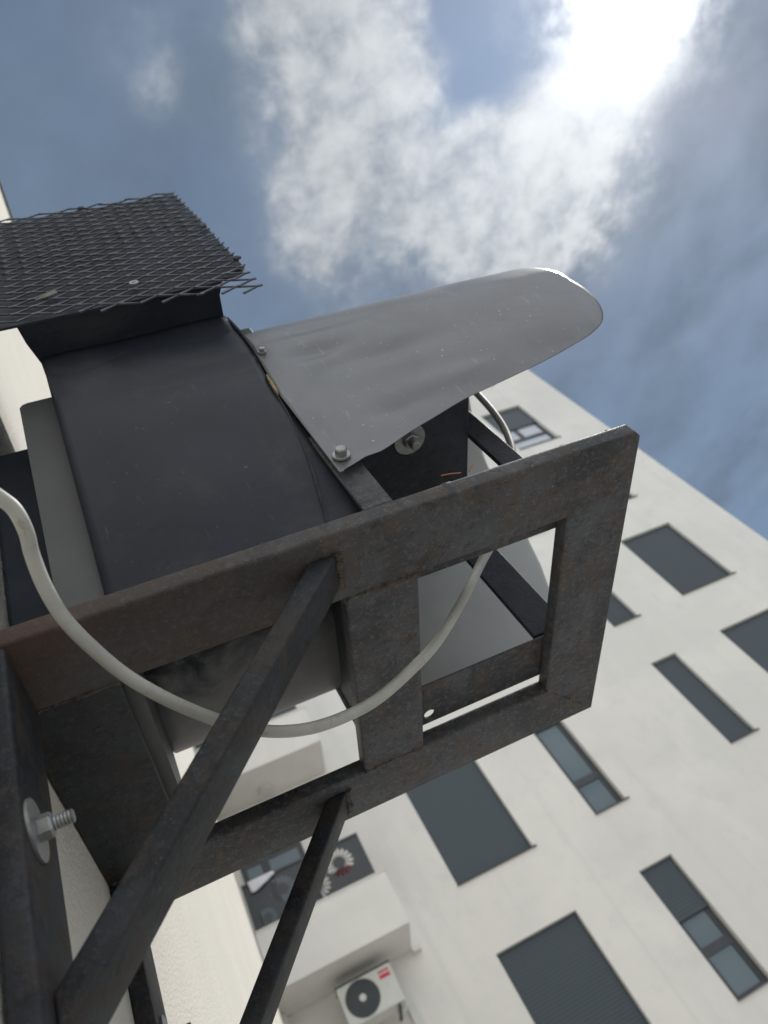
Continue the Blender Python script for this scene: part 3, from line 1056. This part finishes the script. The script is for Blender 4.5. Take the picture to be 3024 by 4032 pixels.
for a, b_ in zip(grid, grid[1:]):
    for i in range(NX):
        bm.faces.new([a[i], a[i + 1], b_[i + 1], b_[i]])
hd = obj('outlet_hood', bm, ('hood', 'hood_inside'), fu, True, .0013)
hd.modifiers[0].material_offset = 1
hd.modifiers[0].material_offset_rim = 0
bolt(fu, (.4275, .8385, 1.196), (0, -1, 0), .0185, .0125, .014)
bolt(fu, (.435, .8385, 1.716), (0, -1, 0), .0100, .0075, .009)
# torn foam strip showing between casing and hood
bm = bmesh.new()
rnd = random.Random(3)
prev = None
for i in range(15):
    t = i / 14
    z = 1.60 - .10 * t
    w = .0024 * math.sin(math.pi * t) + .0008
    x = .4015 + .006 * (1 - t)
    cur = [bm.verts.new((x - w + rnd.uniform(-.001, .001), .8375, z)), bm.verts.new((x + w, .8365 + rnd.uniform(-.001, .001), z)), bm.verts.new((x + w, .846, z)), bm.verts.new((x - w, .846, z))]
    if prev:
        for k in range(4):
            bm.faces.new([prev[k], prev[(k + 1) % 4], cur[(k + 1) % 4], cur[k]])
    prev = cur
obj('foam_seal', bm, 'foam', fu)

# intake box: floor tray, body, pierced back plate and expanded-metal screen in front
obj('intake_tray', prism([(-.092, .752), (.430, .752), (.417, .785), (.416, 1.75), (-.066, 1.75), (-.066, .86), (-.084, .80)], 2.0, 2.012, 'z'), 'casing', fu)
obj('intake_box', bx((-.062, .765, 2.013), (.414, 1.72, 2.80), .01), 'black', fu)
holes = [circle(.1865, 2.857, .007, .007, 10), circle(.4735, 2.425, .009, .009, 10), circle(.4865, 2.045, .0125, .009, 14)]
outer = [(-.262, 1.995), (.425, 1.995), (.437, 2.018), (.462, 2.006), (.487, 2.012), (.512, 2.06), (.512, 2.30), (.517, 2.55), (.512, 2.905), (-.262, 2.905)]
obj('back_plate', plate_with_holes(outer, holes, .7475, .754, 'y'), 'plate', fu)


def strand(bm, p, q_, w, t):
    """one flat twisted strand of expanded metal between two bonds"""
    P, Q = Vector(p), Vector(q_)
    d_ = (Q - P)
    side = Vector((-d_.z, 0, d_.x)).normalized() * w
    dep = Vector((0, t, 0))
    tw = Vector((0, t * .8, 0))
    vs = []
    for c_, s in ((P, -1), (Q, 1)):
        for a, b_ in ((-1, -1), (1, -1), (1, 1), (-1, 1)):
            vs.append(bm.verts.new(c_ + side * a + dep * b_ + tw * a * s * 0.5))
    for i in range(4):
        bm.faces.new([vs[i], vs[(i + 1) % 4], vs[4 + (i + 1) % 4], vs[4 + i]])
    bm.faces.new(vs[:4])
    bm.faces.new(vs[7:3:-1])


LW, SW = .0975, .0525
bm = bmesh.new()
yM = .7385
rnd = random.Random(11)
for j in range(-1, 43):
    z = 1.862 + j * SW / 2
    for i in range(-3, 14):
        if (i + j) % 2:
            continue
        x = .0105 + i * LW / 2 + .048
        for dx in (-1, 1):
            xa, za = x, z
            xb, zb = x + dx * LW / 2, z + SW / 2
            bot = 1.985 - .23 * min(1, max(0, (xb + .05) / .55)) * .55
            if za < bot or zb > 2.93 or min(xa, xb) < -.262:
                continue
            lim = .512 if za > 2.02 else .502
            if xa > lim:
                continue
            if xb > lim:
                t = (lim - xa) / (xb - xa)
                xb, zb = xa + (xb - xa) * t, za + (zb - za) * t
            wv2 = .005 * noise.noise(Vector((xa * 5, za * 5, 0)))
            # straight leg, then a short flat bond at each end
            strand(bm, (xa, yM + wv2, za), (xb, yM + wv2, zb), .0027, .0019)
        if z > 1.99 - .1265 * min(1, max(0, (x + .05) / .55)) + .012 and x < .50 and z < 2.92:
            box(bm, (x - .010, yM - .0022, z - .0042), (x + .010, yM + .0018, z + .0042))
obj('mesh_screen', bm, 'mesh', fu)
obj('screw_washer', disc_stack((.215, .7335, 2.075), (0, -1, 0), [(0, .0125), (.003, .0125), (.003, .0055), (.001, .005)], 20), 'zinc', fu)
for x, z in ((.190, 2.875), (.497, 2.435), (.505, 2.10)):
    obj('screw_washer', disc_stack((x, .7335, z), (0, -1, 0), [(0, .012), (.004, .012), (.006, .006)], 18), 'plate', fu)

# ------------------------------------------------------------------ power cable
CAB = [(1.0951, 1.1694, 1.9869), (1.1159, 1.1863, 1.9087), (1.1165, 1.1962, 1.8175), (1.0987, 1.1948, 1.6886), (1.0661, 1.1895, 1.5692), (1.0049, 1.1748, 1.4425),
       (0.9057, 1.1645, 1.3008), (0.8007, 1.1602, 1.184), (0.7001, 1.1622, 1.1014), (0.5969, 1.1478, 1.0061), (0.4932, 1.1467, 0.9274), (0.4059, 1.1365, 0.8768),
       (0.3209, 1.1266, 0.8389), (0.2488, 1.1078, 0.8167), (0.1822, 1.0875, 0.8073), (0.1208, 1.0636, 0.8123), (0.0664, 1.0285, 0.8239), (0.0178, 0.9852, 0.84),
       (-0.0266, 0.9377, 0.8577), (-0.0664, 0.8853, 0.8777), (-0.0958, 0.8289, 0.8966), (-0.1168, 0.7725, 0.9119), (-0.126, 0.7222, 0.9308), (-0.1276, 0.6791, 0.9541),
       (-0.1243, 0.6472, 0.9659), (-0.1279, 0.6169, 0.9792), (-0.14, 0.5962, 0.9882), (-0.1611, 0.5742, 1.002), (-0.1881, 0.5546, 1.0163)]
bm = tube(bmesh.new(), smooth_path(CAB, 8), .0106, 18)
tag(obj('power_cable', bm, 'cable', None, True), 'thick grey-white cable hanging in a loop below the steel bracket', 'cable')

# ------------------------------------------------------------------ small plant litter
bm = bmesh.new()
pts = [(-.035, .7335, 2.095), (-.01, .729, 2.115), (.022, .7335, 2.14), (.026, .7335, 2.12), (.0, .731, 2.098)]
vs = [bm.verts.new(p) for p in pts]
bm.faces.new(vs)
tag(obj('leaf', bm, 'leaf', None, False, .002), 'pale green dry leaf caught on the mesh screen', 'leaf')
for k, (p, q_, lb) in enumerate((((.575, .853, 1.058), (.612, .852, 1.046), 'thin reddish pine needle lying across the top edge of the front arm, below the hood'),
                                 ((.645, .852, 1.058), (.630, .853, 1.045), 'short pine needle sticking up from the front arm beside the longer one'))):
    bm = tube(bmesh.new(), [Vector(p), Vector(p).lerp(Vector(q_), .5) + Vector((0, 0, .002)), Vector(q_)], .0013, 6)
    tag(obj('pine_needle', bm, 'needle'), lb, 'pine needle')
